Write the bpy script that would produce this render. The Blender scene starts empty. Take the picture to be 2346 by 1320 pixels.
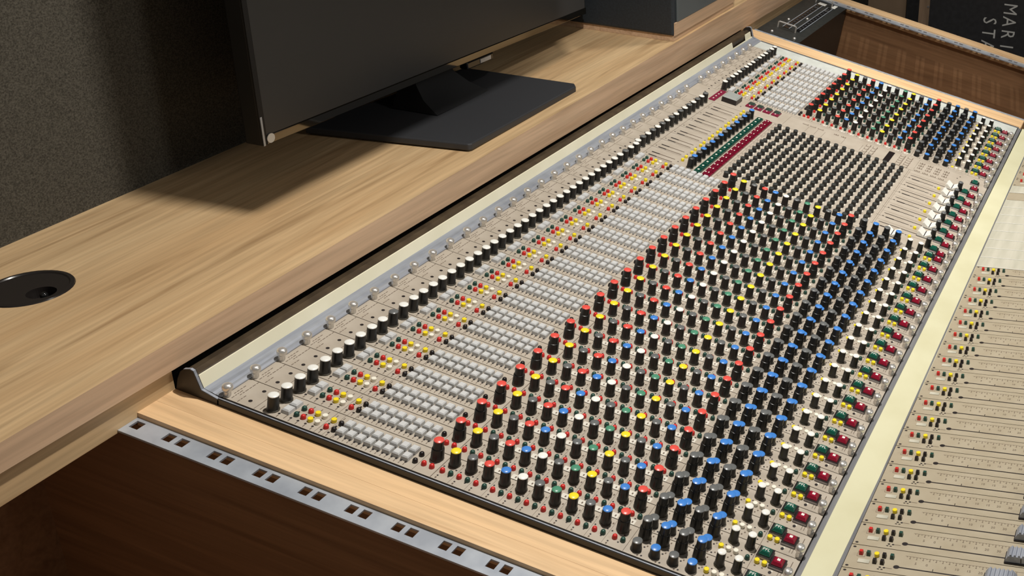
import bpy, math, random
from mathutils import Matrix, Vector
random.seed(7)
SC = bpy.context.scene
COL = SC.collection
P = 0.045            # one console module pitch (45 mm): all layout numbers below are in pitches
Z0 = 0.86            # height of the console origin above the floor
TILT = 0.18465922    # slope of the console panel towards the operator
BED = math.radians(15.7)   # fader bed relative to the console panel

# ------------------------------------------------------------------ camera
cam_d = bpy.data.cameras.new('camera'); cam = bpy.data.objects.new('camera', cam_d); COL.objects.link(cam)
F_PX, CX, CY, WPX, HPX = 2572.3617, 2173.6701, 439.7589, 2346.0, 1320.0
cam_d.sensor_fit = 'HORIZONTAL'; cam_d.sensor_width = 36.0
cam_d.lens = F_PX / WPX * 36.0
cam_d.shift_x = (WPX / 2 - CX) / WPX
cam_d.shift_y = (CY - HPX / 2) / WPX
cam_d.clip_start = 0.05; cam_d.clip_end = 50
RX = Vector((0.21044254, -0.97385059, 0.08560942)); RY = Vector((-0.36123174, -0.15883407, -0.91884894)); RZ = Vector((0.90841927, 0.16244007, -0.38521118))
m = Matrix((RX, -RY, -RZ)).transposed().to_4x4()
m.translation = Vector((-21.83808 * P, -24.589889 * P, 18.643046 * P + Z0))
cam.matrix_world = m
SC.camera = cam

# ------------------------------------------------------------------ world, lamps, exposure
wd = bpy.data.worlds.new('room_light'); SC.world = wd; wd.use_nodes = True
wd.node_tree.nodes['Background'].inputs[0].default_value = (1.0, 0.965, 0.92, 1)
wd.node_tree.nodes['Background'].inputs[1].default_value = 0.12
def lamp(name, x, y, z, power, size, col=(1.0, 0.955, 0.885), spread=150):
    d = bpy.data.lights.new(name, 'AREA'); d.shape = 'DISK'; d.size = size; d.energy = power; d.color = col; d.spread = math.radians(spread)
    o = bpy.data.objects.new(name, d); COL.objects.link(o); o.location = (x * P, y * P, z * P + Z0)
    return o
lamp('ceiling_downlight', 8.0, -14.0, 37.0, 21.0, 0.06)
lamp('ceiling_downlight', 30.0, -16.0, 37.0, 2.4, 0.12, spread=64)
lamp('ceiling_downlight', 36.0, -4.0, 37.0, 1.2, 0.08, spread=60)
lamp('ceiling_downlight', 48.0, -9.5, 37.0, 1.5, 0.025, spread=42)
f_ = lamp('front_fill', 14.0, -70.0, 36.0, 10.5, 0.6); f_.rotation_euler = (math.radians(55), 0, 0)  # added soft fill behind the camera, brightens the front faces
vs = SC.view_settings
vs.view_transform = 'Standard'; vs.look = 'None'; vs.gamma = 1.0; vs.use_curve_mapping = False; vs.exposure = 0.08

# ------------------------------------------------------------------ materials
def srgb(r, g, b):
    return tuple(((c / 255) / 12.92 if c / 255 <= 0.04045 else ((c / 255 + 0.055) / 1.055) ** 2.4) for c in (r, g, b)) + (1.0,)
def mat(name, col, rough=0.5, metal=0.0, spec=0.5, coat=0.0):
    mt = bpy.data.materials.new(name); mt.use_nodes = True
    b = mt.node_tree.nodes['Principled BSDF']
    b.inputs['Base Color'].default_value = col; b.inputs['Roughness'].default_value = rough
    b.inputs['Metallic'].default_value = metal; b.inputs['Specular IOR Level'].default_value = spec
    if coat: b.inputs['Coat Weight'].default_value = coat
    return mt
def noisy(name, c1, c2, scale, rough=0.6, stretch=(1, 1, 1), detail=6.0, bump=0.0, metal=0.0, lo=0.35, hi=0.65, spec=0.4):
    mt = mat(name, c1, rough, metal, spec); nt = mt.node_tree; b = nt.nodes['Principled BSDF']
    tc = nt.nodes.new('ShaderNodeTexCoord'); mp = nt.nodes.new('ShaderNodeMapping'); mp.inputs['Scale'].default_value = stretch
    n = nt.nodes.new('ShaderNodeTexNoise'); n.inputs['Scale'].default_value = scale; n.inputs['Detail'].default_value = detail
    cr = nt.nodes.new('ShaderNodeValToRGB'); cr.color_ramp.elements[0].color = c1; cr.color_ramp.elements[1].color = c2
    cr.color_ramp.elements[0].position = lo; cr.color_ramp.elements[1].position = hi
    nt.links.new(tc.outputs['Object'], mp.inputs[0]); nt.links.new(mp.outputs[0], n.inputs['Vector']); nt.links.new(n.outputs[0], cr.inputs[0]); nt.links.new(cr.outputs[0], b.inputs['Base Color'])
    if bump:
        bp = nt.nodes.new('ShaderNodeBump'); bp.inputs['Strength'].default_value = bump; bp.inputs['Distance'].default_value = 0.002
        nt.links.new(n.outputs[0], bp.inputs['Height']); nt.links.new(bp.outputs[0], b.inputs['Normal'])
    return mt
def wood(name, light, mid, dark, stretch, rough=0.42):
    """long-grained veneer: broad bands, fine grain and darker streaks, all stretched along the grain"""
    mt = mat(name, mid, rough, 0, 0.35); nt = mt.node_tree; b = nt.nodes['Principled BSDF']; L = nt.links.new
    tc = nt.nodes.new('ShaderNodeTexCoord')
    def layer(sc, det, k, dist=0.0):
        mp = nt.nodes.new('ShaderNodeMapping'); mp.inputs['Scale'].default_value = tuple(s ** k for s in stretch)
        n = nt.nodes.new('ShaderNodeTexNoise'); n.inputs['Scale'].default_value = sc; n.inputs['Detail'].default_value = det; n.inputs['Distortion'].default_value = dist
        L(tc.outputs['Object'], mp.inputs[0]); L(mp.outputs[0], n.inputs['Vector']); return n
    a = layer(9, 3, 1.0, 0.6); f = layer(60, 4, 1.25); s = layer(16, 5, 1.1, 1.2)
    r1 = nt.nodes.new('ShaderNodeValToRGB'); e = r1.color_ramp.elements
    e[0].position = 0.30; e[0].color = light; e[1].position = 0.72; e[1].color = mid
    L(a.outputs[0], r1.inputs[0])
    r2 = nt.nodes.new('ShaderNodeValToRGB'); e = r2.color_ramp.elements
    e[0].position = 0.50; e[0].color = (0, 0, 0, 1); e[1].position = 0.74; e[1].color = (0.75, 0.75, 0.75, 1)
    L(s.outputs[0], r2.inputs[0])
    mx = nt.nodes.new('ShaderNodeMixRGB'); L(r2.outputs[0], mx.inputs[0]); L(r1.outputs[0], mx.inputs[1]); mx.inputs[2].default_value = dark
    r3 = nt.nodes.new('ShaderNodeValToRGB'); e = r3.color_ramp.elements
    e[0].position = 0.35; e[0].color = (0.86, 0.86, 0.86, 1); e[1].position = 0.65; e[1].color = (1.06, 1.06, 1.06, 1)
    L(f.outputs[0], r3.inputs[0])
    mu = nt.nodes.new('ShaderNodeMixRGB'); mu.blend_type = 'MULTIPLY'; mu.inputs[0].default_value = 1.0
    L(mx.outputs[0], mu.inputs[1]); L(r3.outputs[0], mu.inputs[2]); L(mu.outputs[0], b.inputs['Base Color'])
    return mt
WD_L, WD_M, WD_D = srgb(212, 182, 140), srgb(195, 161, 119), srgb(158, 125, 88)
M = {}
M['desk'] = wood('veneer_along_desk', WD_L, WD_M, WD_D, (0.16, 2.2, 2.2))
M['cheek'] = wood('veneer_along_cheek', srgb(234, 199, 155), srgb(224, 186, 140), srgb(200, 160, 116), (2.2, 0.16, 2.2))
M['edge'] = wood('veneer_edge_band', srgb(216, 184, 152), srgb(204, 170, 138), srgb(182, 147, 116), (0.16, 2.2, 2.2))
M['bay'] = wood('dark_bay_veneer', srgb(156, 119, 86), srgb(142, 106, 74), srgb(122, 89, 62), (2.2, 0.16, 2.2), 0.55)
M['panel'] = noisy('beige_panel_paint', srgb(184, 174, 160), srgb(175, 164, 149), 30, 0.5)
M['blank'] = noisy('pale_grey_blank_paint', srgb(205, 208, 202), srgb(192, 196, 190), 30, 0.5)
M['bed'] = noisy('sand_bed_paint', srgb(178, 167, 145), srgb(170, 158, 135), 30, 0.5)
M['paper'] = noisy('white_scribble_strip', srgb(202, 198, 182), srgb(184, 181, 164), 14, 0.6, (0.3, 3, 1))
M['ink'] = mat('brown_ink', srgb(96, 80, 66), 0.6)
M['gap'] = mat('dark_under_plate', srgb(40, 36, 32), 0.8)  # dark under-plate seen between the modules
M['hole'] = mat('dark_hole', srgb(30, 22, 22), 0.5)
M['tag'] = mat('print_patch_and_glint', srgb(216, 211, 199), 0.5)
M['cream'] = noisy('cream_strip', srgb(216, 213, 180), srgb(209, 205, 170), 12, 0.45)
M['railgrey'] = noisy('dull_grey_metal', srgb(150, 150, 152), srgb(130, 131, 135), 40, 0.4, (0.2, 3, 3), metal=0.4)
M['cream_lit'] = noisy('brightened_cream', srgb(244, 239, 214), srgb(236, 231, 204), 12, 0.45)  # cream brightened in the colour, as the steep rear strip catches little light
M['alu'] = noisy('brushed_aluminium', srgb(172, 177, 187), srgb(150, 155, 166), 40, 0.45, (0.2, 3, 3), metal=0.35)
M['rail'] = noisy('zinc_plate', srgb(200, 208, 218), srgb(172, 180, 192), 22, 0.32, (1, 1, 1), metal=0.45)
M['chrome'] = mat('chrome', srgb(226, 223, 218), 0.3, 0.7)
M['black'] = mat('black_knob_plastic', srgb(27, 27, 26), 0.38)
M['skirt'] = mat('smoky_knob_skirt', srgb(72, 68, 58), 0.35)
M['dark'] = mat('black_trim', srgb(28, 24, 22), 0.32)
M['brown'] = noisy('brown_channel', srgb(74, 62, 46), srgb(56, 46, 34), 40, 0.45)
M['plate'] = noisy('dark_end_plate', srgb(50, 44, 40), srgb(40, 36, 33), 40, 0.4)
M['white'] = mat('white_plastic', srgb(236, 235, 228), 0.35)
M['cwhite'] = mat('cap_white', srgb(238, 238, 232), 0.3)
M['cred'] = mat('cap_red', srgb(226, 84, 74), 0.3)
M['cyellow'] = mat('cap_yellow', srgb(246, 222, 48), 0.3)
M['cblue'] = mat('cap_blue', srgb(68, 132, 212), 0.3)
M['cgreen'] = mat('cap_green', srgb(78, 142, 114), 0.3)
M['cgrey'] = mat('cap_grey', srgb(104, 106, 106), 0.28)
M['cblack'] = mat('cap_black', srgb(60, 62, 60), 0.3)
M['bred'] = mat('button_red', srgb(206, 44, 40), 0.35)
M['byellow'] = mat('button_yellow', srgb(244, 220, 40), 0.35)
M['bwhite'] = mat('button_white', srgb(240, 236, 220), 0.35)
M['bgreen'] = mat('button_dark_green', srgb(38, 74, 64), 0.3)
M['bblack'] = mat('button_black', srgb(32, 26, 26), 0.35)
M['pad'] = mat('pad_grey', srgb(202, 203, 203), 0.4)
M['sgreen'] = mat('switch_green', srgb(16, 84, 68), 0.22)
M['sred'] = mat('switch_red', srgb(140, 16, 44), 0.22)
M['kgreen'] = mat('key_green', srgb(12, 66, 54), 0.22)
M['kred'] = mat('key_red', srgb(112, 14, 40), 0.22)
M['keygrey'] = mat('key_grey', srgb(158, 162, 158), 0.35)
M['maroon'] = mat('maroon_plastic', srgb(128, 36, 62), 0.25)
M['smoke'] = mat('smoked_lens', srgb(60, 74, 66), 0.15)
M['bezel'] = mat('switch_bezel_grey', srgb(186, 180, 182), 0.4)
M['tv'] = mat('tv_black_plastic', srgb(14, 14, 16), 0.5)
M['screen'] = mat('matte_screen', srgb(68, 68, 68), 0.38, 0, 0.35)
M['mirror'] = mat('dark_mirror_trim', srgb(128, 124, 116), 0.07, 1.0)
M['gloss'] = mat('glossy_black_bezel', srgb(24, 24, 24), 0.08, 0, 0.9)
M['stand'] = mat('satin_black_stand', srgb(50, 51, 54), 0.5)
M['spk'] = noisy('speaker_vinyl', srgb(48, 54, 60), srgb(42, 47, 52), 200, 0.45)
M['baffle'] = mat('speaker_baffle', srgb(88, 94, 96), 0.5)
M['cone'] = mat('speaker_cone', srgb(70, 74, 74), 0.6)
M['ring'] = mat('driver_ring_grey', srgb(140, 144, 144), 0.4)
M['fabric'] = noisy('woven_wall_fabric', srgb(92, 88, 79), srgb(56, 53, 47), 420, 0.95, (1, 1, 1), 3, 0.35, lo=0.3, hi=0.7, spec=0.1)
M['rackblack'] = noisy('black_rack_paint', srgb(50, 52, 50), srgb(42, 44, 43), 90, 0.4)
M['case'] = noisy('black_case_laminate', srgb(52, 52, 54), srgb(44, 44, 46), 60, 0.6)
M['letter'] = mat('stencil_white', srgb(210, 210, 206), 0.6)
M['batten'] = noisy('raw_batten', srgb(176, 150, 124), srgb(156, 130, 106), 30, 0.6, (2, 2, 0.2))
M['board'] = noisy('tan_board', srgb(150, 128, 104), srgb(138, 117, 95), 8, 0.7)
M['floor'] = noisy('dark_floor', srgb(70, 62, 54), srgb(58, 52, 46), 6, 0.6)
M['grom'] = mat('black_grommet', srgb(38, 34, 32), 0.25)

# ------------------------------------------------------------------ mesh helpers
class MB:
    def __init__(s): s.v = []; s.f = []; s.m = []
    def quad(s, pts, mi=0):
        b = len(s.v); s.v += [tuple(p) for p in pts]; s.f.append(tuple(range(b, b + len(pts)))); s.m.append(mi)
    def box(s, x0, x1, y0, y1, z0, z1, mi=0, tx=0.0, ty=None, mtop=None):
        """box with its top inset by tx, ty"""
        if ty is None: ty = tx
        b = len(s.v)
        s.v += [(x0, y0, z0), (x1, y0, z0), (x1, y1, z0), (x0, y1, z0), (x0 + tx, y0 + ty, z1), (x1 - tx, y0 + ty, z1), (x1 - tx, y1 - ty, z1), (x0 + tx, y1 - ty, z1)]
        for k, q in enumerate([(3, 2, 1, 0), (4, 5, 6, 7), (0, 1, 5, 4), (1, 2, 6, 5), (2, 3, 7, 6), (3, 0, 4, 7)]):
            s.f.append(tuple(b + i for i in q)); s.m.append(mtop if (k == 1 and mtop is not None) else mi)
    def lathe(s, prof, seg=14, x=0, y=0, z=0, ox=0, oy=0):
        """prof: list of (r, z, material of the band that follows)"""
        b = len(s.v); n = len(prof)
        for r, h, _ in prof:
            for k in range(seg):
                a = 2 * math.pi * k / seg; s.v.append((x + r * math.cos(a), y + r * math.sin(a), z + h))
        for i in range(n - 1):
            for k in range(seg):
                k2 = (k + 1) % seg
                s.f.append((b + i * seg + k, b + i * seg + k2, b + (i + 1) * seg + k2, b + (i + 1) * seg + k)); s.m.append(prof[i][2])
        s.f.append(tuple(b + (n - 1) * seg + k for k in range(seg))); s.m.append(prof[-1][2])
    def disc(s, x, y, r, z, mi=0, seg=8, ry=None):
        ry = ry or r
        s.quad([(x + r * math.cos(2 * math.pi * k / seg), y + ry * math.sin(2 * math.pi * k / seg), z) for k in range(seg)], mi)
    def flat(s, x0, x1, y0, y1, z, mi=0):
        s.quad([(x0, y0, z), (x1, y0, z), (x1, y1, z), (x0, y1, z)], mi)
    def prism(s, poly, x0, x1, mi=0, mcap=None):
        """poly in (y, z), extruded along x"""
        b = len(s.v); n = len(poly)
        s.v += [(x0, y, z) for y, z in poly] + [(x1, y, z) for y, z in poly]
        for i in range(n):
            j = (i + 1) % n; s.f.append((b + i, b + j, b + n + j, b + n + i)); s.m.append(mi)
        c = mi if mcap is None else mcap
        s.f.append(tuple(b + i for i in reversed(range(n)))); s.m.append(c)
        s.f.append(tuple(b + n + i for i in range(n))); s.m.append(c)
    def mesh(s, name, mats, smooth=False, scale=P):
        me = bpy.data.meshes.new(name)
        me.from_pydata([(a * scale, b * scale, c * scale) for a, b, c in s.v], [], s.f)
        for mm in mats: me.materials.append(M[mm])
        me.polygons.foreach_set('material_index', s.m)
        if smooth:
            me.polygons.foreach_set('use_smooth', [True] * len(me.polygons))
            me.update()
            try: me.set_sharp_from_angle(angle=math.radians(38))
            except Exception: pass
        me.update()
        return me
def put(name, me, parent=None, loc=(0, 0, 0), rot=None, scale=P):
    o = bpy.data.objects.new(name, me); COL.objects.link(o); o.parent = parent
    o.location = (loc[0] * scale, loc[1] * scale, loc[2] * scale)
    if rot: o.rotation_euler = rot
    return o
def empty(name, loc=(0, 0, 0), rot=None):
    o = bpy.data.objects.new(name, None); COL.objects.link(o); o.location = loc; o.empty_display_size = 0.02
    if rot: o.rotation_euler = rot
    return o
def tag(o, label, cat, group=None):
    o['label'] = label; o['category'] = cat
    if group: o['group'] = group
    return o
def stuff(o): o['kind'] = 'stuff'; return o
def structure(o): o['kind'] = 'structure'; return o
def bevel(o, w, seg=2):
    md = o.modifiers.new('bevel', 'BEVEL'); md.width = w * P; md.segments = seg; md.limit_method = 'ANGLE'; md.angle_limit = math.radians(35)
    return o

# ------------------------------------------------------------------ the room
def room_box(name, x0, x1, y0, y1, z0, z1, mt):
    b = MB(); b.box(x0, x1, y0, y1, z0, z1); o = put(name, b.mesh(name, [mt]), None, (0, 0, Z0 / P)); return structure(o)
room_box('wall_back', -40, 80, 8.8, 11, -Z0 / P, 40, 'fabric')
room_box('wall_right', 76, 78, -60, 8.8, -Z0 / P, 40, 'fabric')
room_box('added_shade_bulkhead', 7.4, 20.7, -2.3, 8.8, 14.0, 33.0, 'board')  # added unseen bulkhead, shaped to cast the shadow beside the television
room_box('floor', -40, 80, -60, 11, -Z0 / P - 1, -Z0 / P, 'floor')

# ------------------------------------------------------------------ wooden studio desk: worktop, apron, cheeks, rack bays, rails
DESK = empty('studio_desk', (0, 0, Z0))
tag(DESK, 'light oak studio desk with a long worktop and rack bays beside the console', 'desk')
def ztop(x): return 1.40 + 0.0155 * x
def zbot(x): return 0.56 - 0.003 * x
b = MB(); XA, XB, YF, YB = -16.0, 62.0, 0.224, 8.8
gx, gy, gr = 0.87, 5.93, 1.06
ring = [(gx + gr * 0.96 * math.cos(2 * math.pi * k / 32), gy + gr * 0.96 * math.sin(2 * math.pi * k / 32)) for k in range(32)]
b2 = MB()
b2.quad([(XA, YF, zbot(XA)), (XB, YF, zbot(XB)), (XB, YF, ztop(XB)), (XA, YF, ztop(XA))], 1)
# top with a round cable cut-out
outer = []
for k in range(32):
    a = 2 * math.pi * k / 32; dx, dy = math.cos(a), math.sin(a)
    t = 1e9
    if dx > 1e-6: t = min(t, (3.6 - gx) / dx)
    if dx < -1e-6: t = min(t, (-1.9 - gx) / dx)
    if dy > 1e-6: t = min(t, (YB - gy) / dy)
    if dy < -1e-6: t = min(t, (YF - gy) / dy)
    outer.append((gx + dx * t, gy + dy * t))
for k in range(32):
    j = (k + 1) % 32
    o1, o2, i1, i2 = outer[k], outer[j], ring[k], ring[j]
    b2.quad([(o1[0], o1[1], ztop(o1[0])), (o2[0], o2[1], ztop(o2[0])), (i2[0], i2[1], ztop(i2[0])), (i1[0], i1[1], ztop(i1[0]))], 0)
    b2.quad([(i1[0], i1[1], ztop(i1[0])), (i2[0], i2[1], ztop(i2[0])), (i2[0], i2[1], zbot(0)), (i1[0], i1[1], zbot(0))], 0)
for k in range(32):                                                # corner triangles of the cut-out patch
    o1, o2 = outer[k], outer[(k + 1) % 32]
    sx = lambda o: (abs(o[0] + 1.9) < 1e-4 or abs(o[0] - 3.6) < 1e-4)
    if sx(o1) != sx(o2):
        cx_, cy_ = (o1[0], o2[1]) if sx(o1) else (o2[0], o1[1])
        b2.quad([(o1[0], o1[1], ztop(o1[0])), (cx_, cy_, ztop(cx_)), (o2[0], o2[1], ztop(o2[0]))], 0)
for xa, xb in ((XA, -1.9), (3.6, XB)):
    b2.quad([(xa, YF, ztop(xa)), (xb, YF, ztop(xb)), (xb, YB, ztop(xb)), (xa, YB, ztop(xa))], 0)
b2.quad([(XA, YF, zbot(XA)), (XA, YB, zbot(XA)), (XB, YB, zbot(XB)), (XB, YF, zbot(XB))], 1)
b2.quad([(XA, YF, zbot(XA)), (XA, YF, ztop(XA)), (XA, YB, ztop(XA)), (XA, YB, zbot(XA))], 1)
put('worktop', b2.mesh('worktop', ['desk', 'edge']), DESK)
ap = MB(); ap.box(-16, -0.13, 0.39, 0.9, -0.36, 0.60); put('apron', ap.mesh('apron', ['desk']), DESK)
ap = MB(); ap.box(41.12, 62, 0.39, 0.9, -0.36, 0.43); put('apron', ap.mesh('apron', ['desk']), DESK)
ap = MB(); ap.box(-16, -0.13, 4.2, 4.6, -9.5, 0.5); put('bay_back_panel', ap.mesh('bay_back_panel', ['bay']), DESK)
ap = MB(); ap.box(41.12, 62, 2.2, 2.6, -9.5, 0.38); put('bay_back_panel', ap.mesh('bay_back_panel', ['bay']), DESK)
FRAME = None
def framed(name, me, loc=(0, 0, 0)):
    """a desk part that lies along the sloping console plane"""
    o = put(name, me, DESK, loc); o.rotation_euler = (TILT, 0, 0); return o
def cboard(name, u0, u1, v0, v1, n0, n1, mt, bev=0.0):
    q = MB(); q.box(u0, u1, -v1, -v0, n0, n1); o = framed(name, q.mesh(name, [mt]))
    if bev: bevel(o, bev, 1)
    return o
cboard('cheek', -1.34, -0.74, -0.36, 20.0, -0.62, -0.2, 'cheek')
cboard('cheek', -0.735, -0.125, -0.36, 20.0, -0.62, -0.2, 'cheek')
cboard('cheek', 41.12, 42.75, -0.30, 17.6, -0.6, -0.06, 'cheek', 0.03)
cboard('outer_cheek', 54.05, 55.2, -0.30, 19.0, -0.6, 0.0, 'cheek')
cboard('outer_cheek', -15.2, -13.9, -0.30, 20.0, -0.6, -0.2, 'cheek')
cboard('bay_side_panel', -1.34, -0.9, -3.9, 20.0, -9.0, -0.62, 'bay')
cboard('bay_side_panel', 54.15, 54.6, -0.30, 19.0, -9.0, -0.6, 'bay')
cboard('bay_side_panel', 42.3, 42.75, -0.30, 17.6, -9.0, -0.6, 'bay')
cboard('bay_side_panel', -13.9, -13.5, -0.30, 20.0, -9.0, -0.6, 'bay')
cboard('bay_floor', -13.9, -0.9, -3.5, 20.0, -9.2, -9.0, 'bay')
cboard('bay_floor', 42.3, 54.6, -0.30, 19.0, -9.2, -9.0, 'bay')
cboard('bay_front_rail', 42.75, 55.2, 17.6, 19.0, -0.6, 0.02, 'cheek')
def rack_rail(u0, u1, n, v0, v1, hu0, hu1, first):
    """zinc strip with square cage-nut holes cut right through, in pairs one rack unit apart"""
    q = MB(); cuts = []
    v = first
    while v < v1 - 0.6:
        cuts += [(v, v + 0.25), (v + 0.39, v + 0.64)]; v += 1.346
    pos = v0
    for a, c in cuts + [(v1, v1)]:
        if c <= v0: continue
        a = max(a, v0)
        if a > pos: q.flat(u0, u1, -a, -pos, n)
        if c > a:
            q.flat(u0, hu0, -c, -a, n); q.flat(hu1, u1, -c, -a, n)
            for x in (hu0, hu1): q.quad([(x, -c, n), (x, -a, n), (x, -a, n - 0.06), (x, -c, n - 0.06)])
            for y in (-a, -c): q.quad([(hu0, y, n), (hu1, y, n), (hu1, y, n - 0.06), (hu0, y, n - 0.06)])
        pos = max(pos, c)
    for x in (u0, u1): q.quad([(x, -v1, n), (x, -v0, n), (x, -v0, n - 0.06), (x, -v1, n - 0.06)])
    return framed('rack_rail', q.mesh('rack_rail', ['rail']))
rack_rail(-1.97, -1.34, -0.34, -0.33, 20.0, -1.74, -1.46, -0.62)
rack_rail(42.75, 43.35, -0.2, -0.30, 17.6, 42.95, 43.15, -0.1)
rack_rail(53.3, 54.05, -0.08, -0.30, 17.6, 53.62, 53.86, -0.1)

# ------------------------------------------------------------------ mixing console
CON = empty('mixing_console', (0, 0, Z0), (TILT, 0, 0))
tag(CON, 'large analogue mixing console with beige panels, rows of coloured knobs and buttons', 'mixing console')
def C(name, me, u=0, v=0, n=0, parent=None): return put(name, me, parent or CON, (u, -v, n))

# --- knob, button and key meshes, one per look
def knob_mesh(name, prof, cap, seg=14, dot=None):
    q = MB(); q.lathe(prof, seg)
    if dot: q.disc(dot[0], 0, 0.018, dot[1], 3, 6)
    return q.mesh(name, ['black', cap, 'skirt', 'hole'], True)
def std_prof(r, h, rc): return [(r * 1.10, 0, 2), (r * 1.10, 0.035, 2), (r, 0.05, 0), (r * 0.97, 0.09, 0), (rc, h - 0.02, 0), (rc, h - 0.02, 1), (rc, h + 0.0, 1), (rc * 0.8, h + 0.018, 1), (rc * 0.4, h + 0.026, 1)]
def step_prof(): return [(0.182, 0, 2), (0.182, 0.03, 2), (0.176, 0.045, 0), (0.168, 0.34, 0), (0.16, 0.375, 0), (0.142, 0.385, 0), (0.134, 0.63, 0), (0.136, 0.63, 1), (0.136, 0.655, 1), (0.10, 0.672, 1), (0.04, 0.678, 1)]
def short_prof(): return [(0.162, 0, 0), (0.158, 0.04, 0), (0.140, 0.09, 0), (0.130, 0.275, 0), (0.133, 0.275, 1), (0.133, 0.30, 1), (0.10, 0.315, 1), (0.04, 0.32, 1)]
K = {}
for c in ('cwhite', 'cred', 'cyellow', 'cblue', 'cgreen', 'cgrey', 'cblack'):
    K['eq', c] = knob_mesh('equalizer_knob', std_prof(0.152, 0.49, 0.134), c, 14, (-0.09, 0.498))
    K['out', c] = knob_mesh('output_knob', std_prof(0.156, 0.51, 0.139), c, 14, (-0.09, 0.518))
    K['pan', c] = knob_mesh('pan_knob', std_prof(0.136, 0.475, 0.12), c, 14, (-0.075, 0.488))
    K['step', c] = knob_mesh('concentric_knob', step_prof(), c)
    K['short', c] = knob_mesh('auxiliary_knob', short_prof(), c)
def round_btn(name, mt, r=0.074, h=0.12, dome=False):
    q = MB()
    if dome: q.lathe([(r * 1.05, 0, 0), (r * 1.0, 0.05, 0), (r * 0.86, h * 0.8, 0), (r * 0.6, h * 0.98, 0), (r * 0.25, h * 1.05, 0)], 10)
    else: q.lathe([(r, 0, 0), (r, h * 0.9, 0), (r * 0.88, h, 0)], 12)
    return q.mesh(name, [mt], True)
B = {}
for c in ('bred', 'bgreen', 'bblack'): B[c] = round_btn('push_button', c, 0.074, 0.125, True)
for c in ('byellow', 'bwhite'): B[c] = round_btn('push_button', c, 0.075, 0.11)
q = MB(); q.box(-0.135, 0.135, -0.125, 0.125, 0, 0.10, 0, 0.012); q.box(-0.123, 0.123, -0.113, 0.113, 0.10, 0.14, 0, 0.035); PADL = q.mesh('selector_pad', ['pad'])
q = MB(); q.box(-0.125, 0.125, -0.115, 0.115, 0, 0.11, 0, 0.010); q.box(-0.115, 0.115, -0.105, 0.105, 0.11, 0.145, 0, 0.028); PADS = q.mesh('routing_pad', ['pad'])
def text_mesh(txt, size):
    cu = bpy.data.curves.new('t', 'FONT'); cu.body = txt; cu.size = size; cu.align_x = 'CENTER'; cu.align_y = 'CENTER'; cu.extrude = 0.0; cu.resolution_u = 2
    ob = bpy.data.objects.new('t', cu); COL.objects.link(ob)
    dg = bpy.context.evaluated_depsgraph_get(); me = bpy.data.meshes.new_from_object(ob.evaluated_get(dg))
    vs_ = [tuple(v.co) for v in me.vertices]; fs = [tuple(p.vertices) for p in me.polygons]
    bpy.data.objects.remove(ob); bpy.data.curves.remove(cu); bpy.data.meshes.remove(me)
    return vs_, fs
PFL = text_mesh('PFL', 0.15)
def lamp_switch(name, mt, mark):
    q = MB()
    q.box(-0.205, 0.205, -0.215, 0.215, 0, 0.10, 1)
    q.quad([(-0.208, -0.205, 0.018), (-0.208, 0.205, 0.018), (-0.208, 0.205, 0.086), (-0.208, -0.205, 0.086)][::-1], 2)
    q.box(-0.155, 0.155, -0.165, 0.165, 0.10, 0.135, 0, 0.008)
    q.box(-0.142, 0.142, -0.152, 0.152, 0.135, 0.205, 0, 0.045)
    if mark == 'PFL':
        bb = len(q.v); vs_, fs = PFL
        q.v += [(v[1], -v[0], 0.2075) for v in vs_]
        for f in fs: q.f.append(tuple(bb + i for i in f)); q.m.append(3)
    elif mark: q.flat(-0.03, 0.06, -0.045, 0.045, 0.2075, 3)  # white square painted as a highlight on the switch top
    return q.mesh(name, [mt, 'bblack', 'bezel', 'white'])
SW_G = lamp_switch('listen_switch', 'sgreen', 'PFL'); SW_R = lamp_switch('mute_switch', 'sred', 'dot'); SW_G0 = lamp_switch('listen_switch', 'sgreen', '')
q = MB(); q.lathe([(0.105, 0, 0), (0.10, 0.03, 0), (0.092, 0.06, 0), (0.088, 0.15, 0), (0.125, 0.19, 0), (0.138, 0.22, 0), (0.14, 0.31, 0), (0.125, 0.35, 0), (0.08, 0.385, 0), (0.03, 0.39, 0)], 14); SCREW = q.mesh('thumb_screw', ['chrome'], True)
q = MB(); q.lathe([(0.135, 0, 0), (0.125, 0.02, 0), (0.118, 0.06, 0), (0.114, 0.22, 0), (0.117, 0.23, 1), (0.10, 0.255, 1), (0.06, 0.265, 1)], 12); MKNOB = q.mesh('matrix_knob', ['black', 'cblack'], True)

# --- carcass: under-plate, side trims, back rail with cream strip, front cream strip
q = MB(); q.box(-0.02, 40.96, -17.50, -0.3, -0.62, -0.055); C('carcass', q.mesh('carcass', ['gap']))
for u0, u1 in ((-0.125, -0.012), (40.95, 41.11)):
    q = MB(); q.box(u0, u1, -17.5, -0.95, -0.6, 0.0); o = C('side_trim', q.mesh('side_trim', ['dark']))
    q = MB(); q.box(u0 + 0.03, u0 + 0.065, -17.5, -0.95, 0.0, 0.012); C('bead', q.mesh('bead', ['alu']), parent=o)
prof = [(-0.95, 0.02), (-0.95, -0.2), (0.30, -0.2), (0.30, 0.10), (-0.36, 0.10), (-0.43, 0.05), (-0.60, 0.03), (-0.66, 0.045), (-0.80, 0.03)]
q = MB(); q.prism([(-0.955, -0.04), (-0.955, 0.012), (-0.86, 0.03), (-0.78, 0.022), (-0.70, 0.045), (-0.60, 0.05), (-0.43, 0.08), (-0.43, -0.04)], -0.01, 40.9); C('rear_rail', q.mesh('rear_rail', ['alu']))
q = MB(); q.box(-0.01, 40.9, -0.985, -0.965, 0.0, 0.03); C('rear_rail_lip', q.mesh('rear_rail_lip', ['alu']))
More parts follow.
